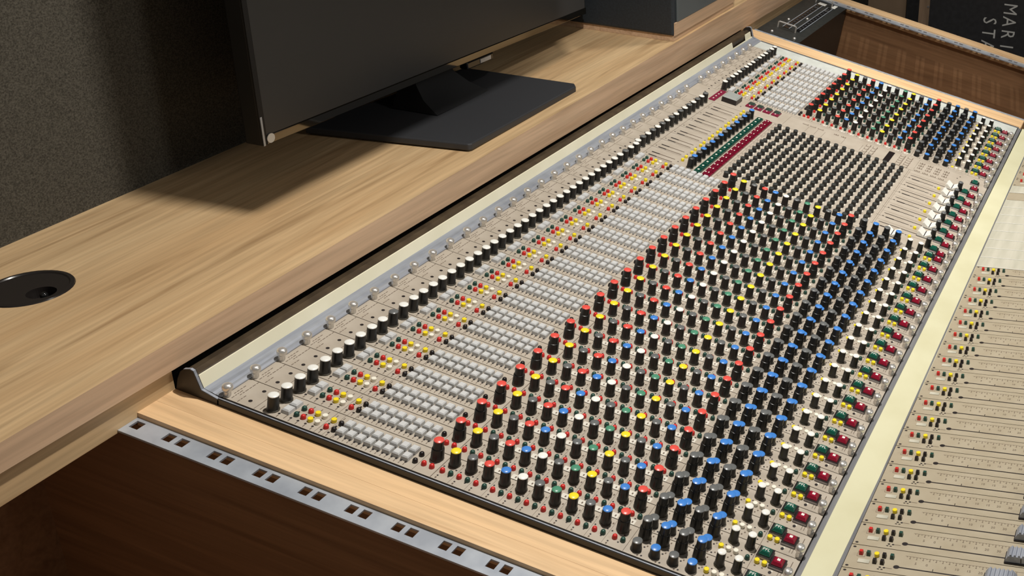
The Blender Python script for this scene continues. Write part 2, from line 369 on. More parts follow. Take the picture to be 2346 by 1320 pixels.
def cream_strip(u0, u1, top):
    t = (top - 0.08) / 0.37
    q = MB(); q.prism([(-0.43, 0.078), (-0.43 + 0.15 * t, 0.08 + 0.37 * t), (-0.40 + 0.15 * t, 0.08 + 0.37 * t), (-0.38, 0.05)], u0, u1); C('cream_strip', q.mesh('cream_strip', ['cream_lit']))
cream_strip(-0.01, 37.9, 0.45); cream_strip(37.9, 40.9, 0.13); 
q = MB(); q.prism([(-0.395, 0.13), (-0.28, 0.45), (-0.26, 0.45), (-0.36, 0.12)], 39.9, 40.75); C('cream_strip', q.mesh('cream_strip', ['cream_lit']))
q = MB(); q.prism([(-0.29, 0.0), (-0.275, 0.36), (-0.15, 0.40), (0.04, 0.41), (0.06, 0.36), (0.12, 0.33), (0.29, 0.31), (0.29, 0.0)], 0.0, 40.9); C('rear_channel', q.mesh('rear_channel', ['brown']))
plate = [(-0.99, -0.03), (-0.44, 0.085), (-0.20, 0.62), (-0.10, 0.645), (0.11, 0.56), (0.20, 0.45), (0.28, 0.2), (0.36, -0.5), (-0.99, -0.5)]
for u0, u1 in ((-0.125, -0.012), (40.9, 41.1)):
    q = MB(); q.prism(plate, u0, u1, 0); o = C('end_plate', q.mesh('end_plate', ['plate']))
    q = MB()
    for (y0, z0), (y1, z1) in zip(plate[:4], plate[1:5]): q.quad([(u0 + 0.02, y0, z0 + 0.006), (u1 - 0.02, y0, z0 + 0.006), (u1 - 0.02, y1, z1 + 0.006), (u0 + 0.02, y1, z1 + 0.006)])
    C('edge_strip', q.mesh('edge_strip', ['alu']), parent=o)
q = MB()
for k in range(1):
    q.v += [(-0.1, -18.38, -0.06), (41.0, -18.95, -0.06), (41.0, -17.72, -0.06), (-0.1, -17.61, -0.06), (-0.1, -18.38, 0.03), (41.0, -18.95, 0.03), (41.0, -17.72, 0.03), (-0.1, -17.61, 0.03)]
    for f in [(3, 2, 1, 0), (4, 5, 6, 7), (0, 1, 5, 4), (1, 2, 6, 5), (2, 3, 7, 6), (3, 0, 4, 7)]: q.f.append(f); q.m.append(0)
C('front_cream_strip', q.mesh('front_cream_strip', ['cream']))
q = MB(); q.box(-0.02, 40.96, -17.66, -17.47, -0.3, 0.012); C('front_rail', q.mesh('front_rail', ['railgrey']))
q = MB(); q.box(-0.02, 41, -19.3, -17.5, -0.3, -0.062); C('front_rail_backing', q.mesh('front_rail_backing', ['dark']))

# --- channel modules
EQ_V0, EQ_DV = 7.60, 0.505
EQ_COL = ['cyellow', 'cgrey', 'cred', 'cblue', 'cwhite', 'cgrey', 'cgreen', 'cyellow', 'cgrey', 'cblue']
def legend(kind):
    """ink, indicator holes and white patches printed on one module panel (flat print)"""
    q = MB(); z = 0.003
    def line(u0, u1, v0, v1, w=0.012):
        if abs(u1 - u0) >= abs(v1 - v0): q.flat(min(u0, u1), max(u0, u1), -v0 - w / 2, -v0 + w / 2, z, 0)
        else: q.flat(u0 - w / 2, u0 + w / 2, -max(v0, v1), -min(v0, v1), z, 0)
    def dash(u, v, L, w=0.028, along='u', mi=0):
        if along == 'u': q.flat(u, u + L, -v - w / 2, -v + w / 2, z, mi)
        else: q.flat(u - w / 2, u + w / 2, -v - L, -v, z, mi)
    rnd = random.Random(3)
    for u in (0.24, 0.74):
        q.disc(u, -1.66, 0.055, z, 1, 10)
    for v, us in ((1.12, (0.28, 0.72)), (1.20, (0.10, 0.42)), (1.28, (0.30, 0.9)), (1.42, (0.05, 0.35))):
        u = us[0]
        while u < us[1]:
            L = rnd.uniform(0.05, 0.12); dash(u, v, L, 0.02); u += L + 0.03
    line(0.02, 0.98, 1.95, 1.95)
    for v in (2.10, 2.2, 2.82): dash(0.08, v, 0.18, 0.02); dash(0.50, v, 0.14, 0.02)
    for v in (2.60, 2.96, 3.18, 3.41, 3.63, 3.9, 4.12):
        q.disc(0.19, -v, 0.036, z, 1); q.disc(0.49, -v, 0.034, z, 1)
        dash(0.05, v + 0.02, 0.09, 0.022); dash(0.80, v - 0.02, 0.09, 0.022)
    line(0.02, 0.98, 3.80, 3.80, 0.010); line(0.02, 0.98, 4.30, 4.30, 0.012); line(0.02, 0.98, 4.05, 4.05, 0.008)
    for k in range(8):
        for u in (0.19, 0.51):
            for d in (-0.07, 0.07):
                v = 4.41 + 0.2845 * k + d; q.disc(u, -v, 0.034, z, 1, 6); dash(u - 0.12, v, 0.07, 0.02)
    line(0.02, 0.98, 6.78, 6.78, 0.010); line(0.02, 0.98, 7.33, 7.33, 0.012)
    for k in range(11):
        v = EQ_V0 + EQ_DV * k
        line(0.02, 0.98, v - 0.26, v - 0.26, 0.007)
        if k and kind == 'channel':
            q.flat(0.015, 0.20, -v - 0.19, -v + 0.01, z, 2)
            q.flat(0.07, 0.14, -v - 0.13, -v - 0.09, z + 0.001, 0)
        for du, dv in ((0.17, -0.14), (0.25, 0.12), (0.56, 0.16), (0.92, 0.02), (0.55, -0.20)): q.disc(du, -(v + dv), 0.028, z, 1, 6)
        for du, dv in ((0.05, -0.14), (0.78, 0.20), (0.90, -0.13)): dash(du, v + dv, 0.06, 0.04)
    line(0.02, 0.98, 13.02, 13.02, 0.012)
    for k in range(4):
        v = 13.30 + 0.53 * k
        for du, dv in ((0.42, 0.16), (0.10, 0.22), (0.60, 0.24), (0.95, 0.1)): q.disc(du, -(v + dv), 0.03, z, 1, 6)
        for du, dv in ((0.05, 0.12), (0.46, 0.22), (0.86, 0.2)): dash(du, v + dv, 0.05, 0.04)
    for v in (15.2, 15.36, 15.58, 15.82):
        dash(0.12, v, 0.05, 0.04); dash(0.22, v + 0.06, 0.05, 0.04); q.disc(0.56, -v, 0.026, z, 1, 6)
    line(0.02, 0.98, 16.19, 16.19, 0.012)
    q.disc(0.17, -16.05, 0.028, z, 1, 6); q.disc(0.55, -16.12, 0.028, z, 1, 6)
    for v in (16.34, 16.56): dash(0.20, v, 0.05, 0.05)
    q.disc(0.17, -16.80, 0.06, z, 1, 8, 0.05); q.disc(0.24, -16.84, 0.03, z + 0.001, 2, 6)
    for v in (17.02, 17.10): dash(0.12, v, 0.22, 0.014)
    for v in (17.25,): dash(0.62, v, 0.22, 0.02)
    return q.mesh('printed_legend', ['ink', 'hole', 'tag'])
LEG = legend('channel'); LEG0 = legend('end')
q = MB(); q.box(0.012, 0.988, -17.42, -0.99, -0.05, 0.0); PANEL = q.mesh('channel_module', ['panel'])
EXTRA = {'routing': [], 'eqbtn': []}
def channel(u0, idx, n_pads_obj, n_eqb_obj):
    mo = C('channel_module', PANEL, u0)
    stuff(C('printed_legend', LEG if idx else LEG0, parent=mo))
    def a(name, me, u, v, n=0, rz=None):
        o = put(name, me, mo, (u, -v, n))
        if rz is not None: o.rotation_euler = (0, 0, rz)
        return o
    wob = lambda: random.uniform(-2.3, 2.3)
    for k, u in enumerate((0.25, 0.745)):
        c = 'cwhite'
        if idx == 5 and k == 0: c = 'cgrey'
        if idx == 20 and k == 1: c = 'cgrey'
        if idx in (22, 24, 26, 28) and k == 1: c = 'cgrey'
        a('output_knob', K['out', c], u, 2.36, 0, wob())
    a('thumb_screw', SCREW, 0.14, 1.03)
    a('selector_pad', PADL, 0.38, 2.72); a('selector_pad', PADL, 0.68, 2.72)
    for u in (0.34, 0.64):
        for v, c in ((3.01, 'bgreen'), (3.22, 'bred'), (3.44, 'byellow'), (3.66, 'bwhite')): a('monitor_button', B[c], u, v)
    a('cue_button', B['bred'], 0.31, 3.95); a('cue_button', B['byellow'], 0.62, 3.95)
    a('cue_button', B['bblack'], 0.31, 4.19); a('cue_button', B['bblack'], 0.61, 4.19)
    for k in range(8):
        for u in (0.345, 0.67):
            if n_pads_obj: a('routing_pad', PADS, u, 4.41 + 0.2845 * k)
            else: EXTRA['routing'].append((u0 + u, 4.41 + 0.2845 * k))
    a('cue_button', B['bblack'], 0.32, 6.67); a('cue_button', B['bblack'], 0.62, 6.66)
    eqb = [(6.92, 'bred'), (7.16, 'bred')] + [x for k in range(10) for x in ((7.48 + EQ_DV * k, 'bred'), (7.73 + EQ_DV * k, 'bgreen'))] + [(12.62, 'bred'), (12.86, 'bgreen')]
    for v, c in eqb:
        if n_eqb_obj: a('filter_button', B[c], 0.345, v)
        else: EXTRA['eqbtn'].append((u0 + 0.345, v, c))
    a('concentric_knob', K['step', 'cred'], 0.73, 7.06, 0, wob()); a('concentric_knob', K['step', 'cred'], 0.735, 12.66, 0, wob())
    for k, c in enumerate(EQ_COL): a('equalizer_knob', K['eq', c], 0.745, EQ_V0 + EQ_DV * k - 0.01, 0, wob())
    for k, c in enumerate(('cgrey', 'cblue', 'cgrey', 'cblue')):
        v = 13.29 + 0.53 * k
        a('send_knob', K['step', c], 0.775, v); a('auxiliary_knob', K['short', c], 0.265, v)
    a('pan_knob', K['pan', 'cwhite'], 0.79, 15.47, 0, wob()); a('pan_knob', K['pan', 'cwhite'], 0.785, 15.97, 0, wob())
    dn = 0.0 if idx < 4 else -0.07
    a('pan_button', B['byellow'], 0.40, 15.26, dn); a('pan_button', B['bwhite'], 0.40, 15.48, dn); a('pan_button', B['bwhite'], 0.40, 15.70, dn); a('pan_button', B['bgreen'], 0.35, 16.06)
    a('listen_switch', SW_G, 0.71, 16.46); a('mute_switch', SW_R, 0.51, 16.90)
    a('solo_button', B['byellow'], 0.36, 16.34); a('solo_button', B['byellow'], 0.36, 16.56)
    a('thumb_screw', SCREW, 0.14, 17.30)
    return mo
UF = 31.72
for i in range(22): channel(float(i), i, i < 18, i < 13)
for i in range(8): channel(UF + i, 22 + i, False, False)
def merged(name, items, mats, local):
    q = MB()
    for u, v, mi in items:
        bb = len(q.v); vs_, fs, ms = local[mi] if isinstance(local, list) else local
        q.v += [(x + u, y - v, z) for x, y, z in vs_]
        for f in fs: q.f.append(tuple(bb + i for i in f)); q.m.append(mi)
    return q.mesh(name, mats, False)
def raw(me): return ([tuple(c / P for c in v.co) for v in me.vertices], [tuple(p.vertices) for p in me.polygons], None)
stuff(C('routing_pad_bank', merged('routing_pad_bank', [(u, v, 0) for u, v in EXTRA['routing']], ['pad'], [raw(PADS)])))
stuff(C('filter_button_bank', merged('filter_button_bank', [(u, v, 0 if c == 'bred' else 1) for u, v, c in EXTRA['eqbtn']], ['bred', 'bgreen'], [raw(B['bred']), raw(B['bgreen'])])))
q = MB(); q.box(UF + 8.01, 40.93, -17.42, -0.99, -0.05, 0.0); C('blank_panel', q.mesh('blank_panel', ['blank']))

# --- master section
def group_leg():
    q = MB(); z = 0.003
    q.disc(0.08, -1.73, 0.05, z, 1, 10); q.disc(0.58, -1.73, 0.05, z, 1, 10)
    rnd = random.Random(5)
    for v in (1.15, 1.28): 
        u = 0.1
        while u < 0.7: L = rnd.uniform(0.05, 0.12); q.flat(u, u + L, -v - 0.01, -v + 0.01, z, 0); u += L + 0.03
    for u in (0.12, 0.46):
        q.flat(u - 0.028, u + 0.028, -4.01, -2.86, z, 0); q.flat(u - 0.042, u + 0.042, -3.25, -2.86, z + 0.001, 1)
    q.disc(0.20, -2.72, 0.035, z, 1, 6); q.disc(0.36, -4.2, 0.035, z, 1, 6)
    q.flat(0.0, 1.0, -2.62, -2.605, z, 0); q.flat(0.0, 1.0, -6.08, -6.068, z, 0); q.flat(0.0, 1.0, -6.2, -6.19, z, 0)
    for u in (0.30, 0.80): q.flat(u, u + 0.1, -6.15, -6.12, z, 0)
    return q.mesh('printed_legend', ['ink', 'hole', 'tag'])
GLEG = group_leg()
def fader_leg():
    q = MB(); z = 0.003
    q.flat(0.38 - 0.026, 0.38 + 0.026, -15.54, -13.64, z, 1); q.flat(-0.026, 0.026, -14.93, -13.80, z, 1)
    q.flat(-0.045, 0.045, -14.2, -13.80, z + 0.001, 1)
    q.disc(0.05, -13.66, 0.04, z, 1, 6); q.disc(-0.05, -15.05, 0.035, z, 1, 6)
    q.flat(0.60, 0.612, -16.0, -13.5, z, 0)
    q.flat(0.0, 1.0, -13.42, -13.405, z, 0); q.flat(0.0, 1.0, -13.5, -13.49, z, 0)
    q.disc(0.22, -16.72, 0.04, z, 1, 6)
    return q.mesh('printed_legend', ['ink', 'hole', 'tag'])
FLEG = fader_leg()
def saddle_cap():
    """white fader cap: two flanks rising from a groove across the middle"""
    q = MB(); prof = [(-0.33, 0.0), (0.33, 0.0), (0.33, 0.18), (0.27, 0.25), (0.02, 0.09), (0.0, 0.075), (-0.02, 0.09), (-0.27, 0.25), (-0.33, 0.18)]
    q.prism(prof, -0.29, 0.29); q.flat(-0.285, 0.285, -0.02, 0.02, 0.092, 1)
    q.box(-0.31, 0.31, -0.35, 0.35, -0.0, 0.02, 1)
    return q.mesh('fader_cap', ['white', 'hole'])
SADDLE = saddle_cap()
q = MB(); q.box(-0.235, 0.235, -0.155, 0.155, 0, 0.10, 0, 0.01); q.box(-0.20, 0.20, -0.12, 0.12, 0.10, 0.13, 0, 0.03); q.disc(0, 0, 0.07, 0.132, 1, 8, 0.05); KEY_G = q.mesh('group_key', ['kgreen', 'tag'])  # pale disc paints a highlight on the green key top
q = MB(); q.box(-0.235, 0.235, -0.20, 0.20, 0, 0.08, 0, 0.01); q.box(-0.20, 0.20, -0.10, 0.17, 0.08, 0.14, 0, 0.04); q.disc(0, 0.10, 0.05, 0.142, 1, 8, 0.04); q.disc(0.02, -0.04, 0.06, 0.142, 1, 8, 0.03); KEY_R = q.mesh('group_key', ['kred', 'tag'])  # two pale discs paint the highlights on the red key
q = MB(); q.box(0.012, 0.988, -17.42, -0.99, -0.05, 0.0); GPANEL = q.mesh('group_module', ['panel'])
for i in range(8):
    u0 = 22.0 + i
    mo = C('group_module', GPANEL, u0)
    stuff(C('printed_legend', GLEG, parent=mo))
    if i: stuff(C('printed_legend', FLEG, parent=mo))
    def a(name, me, u, v, n=0, rz=None): return put(name, me, mo, (u, -v, n), (0, 0, rz) if rz is not None else None)
    a('thumb_screw', SCREW, 0.12, 1.03)
    a('output_knob', K['out', 'cwhite'], 0.10, 2.28); a('output_knob', K['out', 'cgrey'], 0.62, 2.27)
    a('trim_button', B['byellow'], 0.58, 4.32); a('trim_button', B['byellow'], 0.98, 4.31)
    a('meter_knob', K['eq', 'cgrey'] if i else K['eq', 'cblack'], 0.05 if i else 0.18, 4.86); a('meter_knob', K['eq', 'cblue'], 0.54, 4.86)
    for u in (0.085, 0.585): a('group_key', KEY_G, u, 5.31); a('group_key', KEY_R, u, 5.76)
    if i:
        a('fader_cap', SADDLE, 0.54, 15.82, 0.0)
        a('trim_button', B['byellow'], -0.17, 15.25)
    else: a('fader_cap', SADDLE, 0.60, 14.5, 0.0)
    a('group_knob', K['pan', 'cgrey'], 0.50, 16.18)
    a('listen_switch', SW_G0, 0.40, 16.50); a('mute_switch', SW_R, 0.08, 16.89)
    a('thumb_screw', SCREW, 0.14, 17.30)
wide = MB(); wide.box(30.012, UF - 0.01, -17.42, -0.99, -0.05, 0.0)
mp = C('monitor_module', wide.mesh('monitor_module', ['panel']))
# routing matrix plate of small knobs
q = MB(); q.box(22.2, 29.80, -13.34, -6.26, 0.0, 0.010); MX = C('matrix_plate', q.mesh('matrix_plate', ['panel']))
q = MB()
for j in range(15):
    for k in range(16):
        u, v = 29.42 - 0.495 * j, 6.48 + 0.44 * k
        q.flat(u + 0.11, u + 0.35, -v - 0.11, -v + 0.12, 0.013, 0)
stuff(C('printed_legend', q.mesh('printed_legend', ['tag']), parent=MX))
for j in range(15):
    for k in range(16):
        u, v = 29.42 - 0.495 * j, 6.48 + 0.44 * k
        o = put('matrix_knob', MKNOB, MX, (u, -v, 0.010))
        if j == 4: o.scale = (1, 1, 0.55)
# keys, lenses and legends of the wide monitor module
def mpart(name, me, u, v, n=0): return put(name, me, mp, (u, -v, n))
q = MB(); q.box(-0.82, 0.82, -0.17, 0.17, 0, 0.03, 0); 
for x in (-0.5, -0.15, 0.2, 0.52): q.disc(x, 0.02, 0.07, 0.032, 1, 8, 0.04)
mpart('indicator_lens', q.mesh('indicator_lens', ['maroon', 'tag']), 30.96, 2.44)
q = MB(); q.box(-0.43, 0.43, -0.41, 0.41, 0, 0.27, 1, 0.01); q.box(-0.42, 0.42, -0.40, 0.40, 0.27, 0.34, 0, 0.07); mpart('talkback_key', q.mesh('talkback_key', ['keygrey', 'bblack']), 30.88, 3.27)
q = MB(); q.box(-0.30, 0.30, -0.20, 0.20, 0, 0.06, 0, 0.01); q.box(-0.02, 0.28, -0.17, 0.17, 0.06, 0.13, 1, 0.04); q.disc(-0.10, 0.02, 0.06, 0.062, 2, 8, 0.04); KM = q.mesh('machine_key', ['maroon', 'smoke', 'tag'])
for k in range(4): mpart('machine_key', KM, 31.10, 4.26 + 0.48 * k)
q = MB(); q.box(29.97, 31.40, -12.27, -11.95, 0, 0.01, 0); mpart('display_window', q.mesh('display_window', ['bblack']), 0, 0)
def keypad(u0, v0, nu, nv, du, dv, su, sv):
    for a_ in range(nu):
        for c_ in range(nv):
            q = KEYS.setdefault((su, sv), None)
            if q is None:
                w = MB(); w.box(-su / 2, su / 2, -sv / 2, sv / 2, 0, 0.035, 0, 0.012); w.flat(-su / 2 - 0.02, su / 2 + 0.02, -sv / 2 - 0.02, sv / 2 + 0.02, 0.003, 1); q = KEYS[(su, sv)] = w.mesh('membrane_key', ['panel', 'ink'])
            mpart('membrane_key', q, u0 + a_ * du, v0 + c_ * dv)
KEYS = {}
keypad(29.95, 10.86, 4, 2, 0.40, 0.36, 0.28, 0.20)
keypad(30.15, 12.72, 5, 2, 0.30, 0.40, 0.20, 0.24)
for k in range(4): keypad(30.55, 13.76 + 0.445 * k, 3, 2, 0.33, 0.14, 0.16, 0.09)
for k in range(4): keypad(30.12, 13.72 + 0.43 * k, 1, 2, 0.3, 0.16, 0.12, 0.09)
for k in range(3): keypad(31.15, 7.35 + 0.42 * k, 1, 1, 0.3, 0.16, 0.10, 0.26)
for k in range(2): keypad(31.15, 9.0 + 0.4 * k, 1, 2, 0.3, 0.13, 0.10, 0.08)
q = MB(); z = 0.003
for u in (30.97, 31.47): q.disc(u, -1.73, 0.05, z, 1, 8)
for v in (7.6, 8.1, 8.5, 9.6, 10.6): q.flat(30.2, 31.0, -v - 0.006, -v + 0.006, z, 0)
q.flat(30.1, 31.6, -6.4, -6.39, z, 0); q.flat(30.1, 31.6, -13.6, -13.59, z, 0); q.flat(31.55, 31.56, -16.0, -6.4, z, 0)
for u, v in ((30.2, 4.2), (30.2, 4.5), (30.6, 3.9), (30.9, 15.8), (31.2, 15.9), (30.5, 16.2)): q.disc(u, -v, 0.04, z, 1, 8)
stuff(put('printed_legend', q.mesh('printed_legend', ['ink', 'hole']), mp))
mpart('thumb_screw', SCREW, 30.08, 1.03); mpart('thumb_screw', SCREW, 29.95, 17.30) if False else None
mpart('listen_switch', SW_G0, 30.88, 16.74); mpart('mute_switch', SW_R, 30.10, 16.86)
mpart('thumb_screw', SCREW, 31.0, 17.30)

# --- fader bed
BEDROOT_V, = (18.44,)
def bedobj(name, me, u, w=0.0, parent=None):
    if parent is None:
        o = put(name, me, CON, (u, -BEDROOT_V, 0.0)); o.rotation_euler = (-BED, 0, 0); return o
    return put(name, me, parent, (u, -w, 0))
q = MB(); q.box(-0.1, 41.3, -10, 0.4, -0.5, -0.06); bedobj('bed_carcass', q.mesh('bed_carcass', ['gap']), 0)
q = MB(); q.box(-0.1, 41.3, -0.10, 0.06, -0.06, 0.02); bedobj('bed_rail', q.mesh('bed_rail', ['railgrey']), 0)
q = MB(); q.box(0.012, 0.988, -10, -0.11, -0.05, 0.0); BEDP = q.mesh('fader_module', ['bed']); 
q = MB(); q.box(0.010, 0.990, -10, -0.11, -0.05, 0.02, 0); q.box(0.0, 0.03, -10, -0.11, 0.02, 0.03, 1); WBEDP = q.mesh('blank_fader_module', ['paper', 'white'])
DIG = {d: text_mesh(d, 0.13) for d in ('5', '0', '10', '15', '20', '30')}
def bed_legend():
    q = MB(); z = 0.003
    q.flat(0.278, 0.322, -9.5, -1.6, z, 1); q.disc(0.30, -1.60, 0.075, z, 1, 12, 0.09)
    q.disc(0.20, -1.15, 0.03, z, 1, 6, 0.04); q.disc(0.20, -1.27, 0.03, z, 1, 6, 0.04); q.disc(0.12, -1.12, 0.02, z, 1, 6, 0.04); q.disc(0.12, -1.22, 0.02, z, 1, 6, 0.04)
    q.flat(0.195, 0.21, -1.5, -1.3, z, 0)
    q.disc(0.10, -0.22, 0.035, z, 1, 8, 0.05); q.disc(0.90, -0.22, 0.035, z, 1, 8, 0.05)
    q.flat(0.80, 0.808, -9, -1.75, z, 0)
    for k in range(34):
        w = 1.8 + 0.095 * k; L = 0.06 if k % 2 else 0.035
        q.flat(0.80 - L, 0.80, -w - 0.008, -w + 0.008, z, 0)
        if k % 2: q.flat(0.70, 0.725, -w - 0.02, -w + 0.02, z, 0)
    q.flat(0.33, 0.42, -2.63 - 0.01, -2.63 + 0.01, z, 1)
    for d, w in (('5', 2.1), ('0', 2.42), ('5', 2.95), ('10', 3.28), ('15', 3.62), ('20', 3.95), ('30', 4.3)):
        bb = len(q.v); vs_, fs = DIG[d]
        q.v += [(0.54 + v[1], -w - v[0], z) for v in vs_]
        for f in fs: q.f.append(tuple(bb + i for i in f)); q.m.append(0)
    q.flat(0.52, 0.75, -0.62, -0.38, z, 0); q.flat(0.53, 0.74, -0.61, -0.39, z + 0.001, 2)
    for w in (0.71, 0.95, 1.17, 1.40): q.flat(0.72, 0.82, -w - 0.02, -w + 0.02, z, 2)
    return q.mesh('printed_legend', ['ink', 'hole', 'bed'])
BLEG = bed_legend()
q = MB(); q.box(-0.075, 0.075, -0.17, 0.17, 0, 0.02); NAME = q.mesh('label_window', ['paper'])
q = MB(); q.box(-0.06, 0.06, -0.06, 0.06, 0, 0.13, 0, 0.012); SQB = {}
for c in ('bred', 'bgreen', 'bblack'): SQB[c] = q.mesh('fader_button', [c])
def fader_knob():
    q = MB()
    q.box(-0.24, 0.24, -0.48, 0.48, 0.02, 0.05, 1)
    q.prism([(-0.46, 0.05), (0.46, 0.05), (0.44, 0.14), (0.36, 0.26), (-0.36, 0.26), (-0.44, 0.14)], -0.21, 0.21, 0)
    for k in range(6):
        y = -0.30 + 0.12 * k; q.prism([(y - 0.04, 0.25), (y + 0.04, 0.25), (y + 0.02, 0.31), (y - 0.02, 0.31)], -0.20, 0.20, 0)
    q.quad([(-0.212, -0.015, 0.07), (-0.212, -0.015, 0.22), (-0.212, 0.015, 0.22), (-0.212, 0.015, 0.07)], 1)
    return q.mesh('fader_knob', ['alu', 'bblack'])
FK = fader_knob()
for i in range(1, 41):
    u0 = i + 0.31
    if 22 <= i < 30 or i == 31:
        bedobj('blank_fader_module', WBEDP, u0 - 0.06); continue
    fm = bedobj('fader_module', BEDP, u0)
    if i == 30: continue
    stuff(put('printed_legend', BLEG, fm))
    def a(name, me, u, w): return put(name, me, fm, (u, -w, 0))
    for w, me in ((0.49, SQB['bred']), (0.71, SQB['bgreen']), (0.95, B['byellow']), (1.17, SQB['bblack']), (1.40, SQB['bgreen'])): a('fader_button', me, 0.63, w)
    for w in (0.96, 1.18): a('fader_button', SQB['bblack'], 0.35, w)
    a('label_window', NAME, 0.34, 0.64)
    w = {2: 4.55, 3: 5.0, 4: 5.12, 5: 5.1, 1: 5.0}.get(i, 5.1)
    a('fader_knob', FK, 0.30, w)

# ------------------------------------------------------------------ cable grommet in the worktop
GR = empty('cable_grommet', (gx * P, gy * P, ztop(gx) * P + Z0), (0, -math.atan(0.0155), 0))
tag(GR, 'round black cable grommet set in the oak worktop', 'grommet')
q = MB(); q.lathe([(1.10, 0.0, 0), (1.08, 0.035, 0), (0.98, 0.045, 0), (0.95, 0.012, 0), (0.95, 0.0, 0)], 40); q.f.pop(); q.m.pop(); put('rim', q.mesh('rim', ['grom'], True), GR)
q = MB()
n = 40; R0 = 0.955; hx, hy, hr = -0.05, -0.50, 0.36
ro = [(R0 * math.cos(2 * math.pi * k / n), R0 * math.sin(2 * math.pi * k / n)) for k in range(n)]
ri = [(hx + hr * math.cos(2 * math.pi * k / n), hy + hr * math.sin(2 * math.pi * k / n)) for k in range(n)]
for k in range(n):
    j = (k + 1) % n
    q.quad([ro[k] + (0.008,), ro[j] + (0.008,), ri[j] + (0.0,), ri[k] + (0.0,)])
    q.quad([ri[k] + (0.0,), ri[j] + (0.0,), ri[j] + (-0.3,), ri[k] + (-0.3,)])
put('lid', q.mesh('lid', ['grom']), GR)
q = MB(); q.disc(hx, hy, hr, -0.3, 0, 24); put('opening', q.mesh('opening', ['hole']), GR)
q = MB(); q.lathe([(0.10, -0.30, 0), (0.10, -0.02, 0), (0.06, 0.03, 0), (0.02, 0.045, 0)], 12); o = put('cable_plug', q.mesh('cable_plug', ['gloss'], True), GR, (hx - 0.02, hy - 0.1, 0))

# ------------------------------------------------------------------ television on the worktop
TVX, TVY, TVZ = 20.0, 5.0, 3.02
TV = empty('television', (TVX * P, TVY * P, TVZ * P + Z0), (0, 0.010, 0))
tag(TV, 'large black flat television on a slab stand, standing on the oak worktop', 'television')
HWD, HT, TH = 11.05, 12.6, 0.68
q = MB(); q.box(-HWD, HWD, 0.03, TH, 0.0, HT); bevel(put('housing', q.mesh('housing', ['tv']), TV), 0.04)
q = MB(); q.box(-HWD + 0.22, HWD - 0.12, 0.0, 0.04, 0.34, HT - 0.12); put('screen', q.mesh('screen', ['screen']), TV)
q = MB(); q.box(-HWD + 0.22, HWD, -0.02, 0.05, 0.0, 0.33); bevel(put('lower_bezel', q.mesh('lower_bezel', ['mirror']), TV), 0.03)
q = MB(); q.box(-HWD, -HWD + 0.20, -0.015, 0.05, 0.02, HT - 0.05); put('side_bezel', q.mesh('side_bezel', ['tv']), TV)
q = MB(); q.box(-HWD + 0.02, -HWD + 0.10, -0.03, -0.01, 0.0, 1.05); put('corner_strip', q.mesh('corner_strip', ['rail']), TV)
q = MB(); q.lathe([(0.17, 0, 0), (0.17, 0.02, 0)], 24); o = put('sticker', q.mesh('sticker', ['white']), TV, (-HWD + 0.36, -0.022, 0.20)); o.rotation_euler = (math.pi / 2, 0, 0)
q = MB(); q.box(0.6, 2.6, -0.05, 0.35, -0.32, 0.02, 0); bevel(put('sensor_tab', q.mesh('sensor_tab', ['gloss']), TV), 0.06)
q = MB(); q.box(1.55, 2.35, -0.07, -0.05, -0.24, -0.06, 0); put('maker_plate', q.mesh('maker_plate', ['rail']), TV)
zs = ztop(18.5) - TVZ
q = MB()
pl = [(-5.5, -4.05), (-5.35, -4.12), (2.55, -4.12), (2.9, -3.85), (2.75, 1.6), (-6.4, 2.4)]
bb = len(q.v); npl = len(pl)
for z_ in (zs + 0.02, zs + 0.30): q.v += [(x, y, z_ + 0.0155 * x) for x, y in pl]
for k in range(npl):
    j = (k + 1) % npl; q.f.append((bb + k, bb + j, bb + npl + j, bb + npl + k)); q.m.append(0)
q.f.append(tuple(bb + npl + k for k in range(npl))); q.m.append(0); q.f.append(tuple(bb + k for k in reversed(range(npl)))); q.m.append(0)
bevel(put('stand_base', q.mesh('stand_base', ['stand']), TV), 0.05)
q = MB()     # tapering neck that curves back from the slab to the housing
sec = [(-3.3, 0.4, -1.2, 0.9, zs + 0.28), (-3.0, 0.1, -0.4, 0.9, zs + 0.7), (-2.7, -0.2, 0.1, 0.9, zs + 1.2), (-2.6, -0.3, 0.25, 0.85, 0.4), (-2.6, -0.3, 0.45, 0.85, 2.0)]
for x0, x1, y0, y1, z_ in sec: q.v += [(x0, y0, z_), (x1, y0, z_), (x1, y1, z_), (x0, y1, z_)]
for i in range(len(sec) - 1):
    for k in range(4): q.f.append((4 * i + k, 4 * i + (k + 1) % 4, 4 * i + 4 + (k + 1) % 4, 4 * i + 4 + k)); q.m.append(0)
put('stand_neck', q.mesh('stand_neck', ['tv'], True), TV)

# ------------------------------------------------------------------ loudspeaker at the far end of the worktop
SP = empty('studio_loudspeaker', (31.6 * P, 0.35 * P, ztop(32) * P + Z0), (0, -math.atan(0.0155), 0))
tag(SP, 'black studio loudspeaker with grey front baffle on the far end of the worktop', 'loudspeaker')
q = MB(); q.box(0.0, 8.4, 0.0, 9.0, 0.30, 14.0); bevel(put('cabinet', q.mesh('cabinet', ['spk']), SP), 0.12, 2)
q = MB(); q.box(0.35, 8.1, -0.10, 0.02, 1.0, 13.6); bevel(put('baffle', q.mesh('baffle', ['baffle']), SP), 0.05)
q = MB(); q.lathe([(2.1, 0, 0), (2.1, 0.12, 0), (1.85, 0.16, 0), (1.75, 0.05, 1), (1.0, -0.35, 1), (0.5, -0.35, 1)], 36); o = put('driver', q.mesh('driver', ['ring', 'cone'], True), SP, (4.2, -0.10, 4.4)); o.rotation_euler = (math.pi / 2, 0, 0)
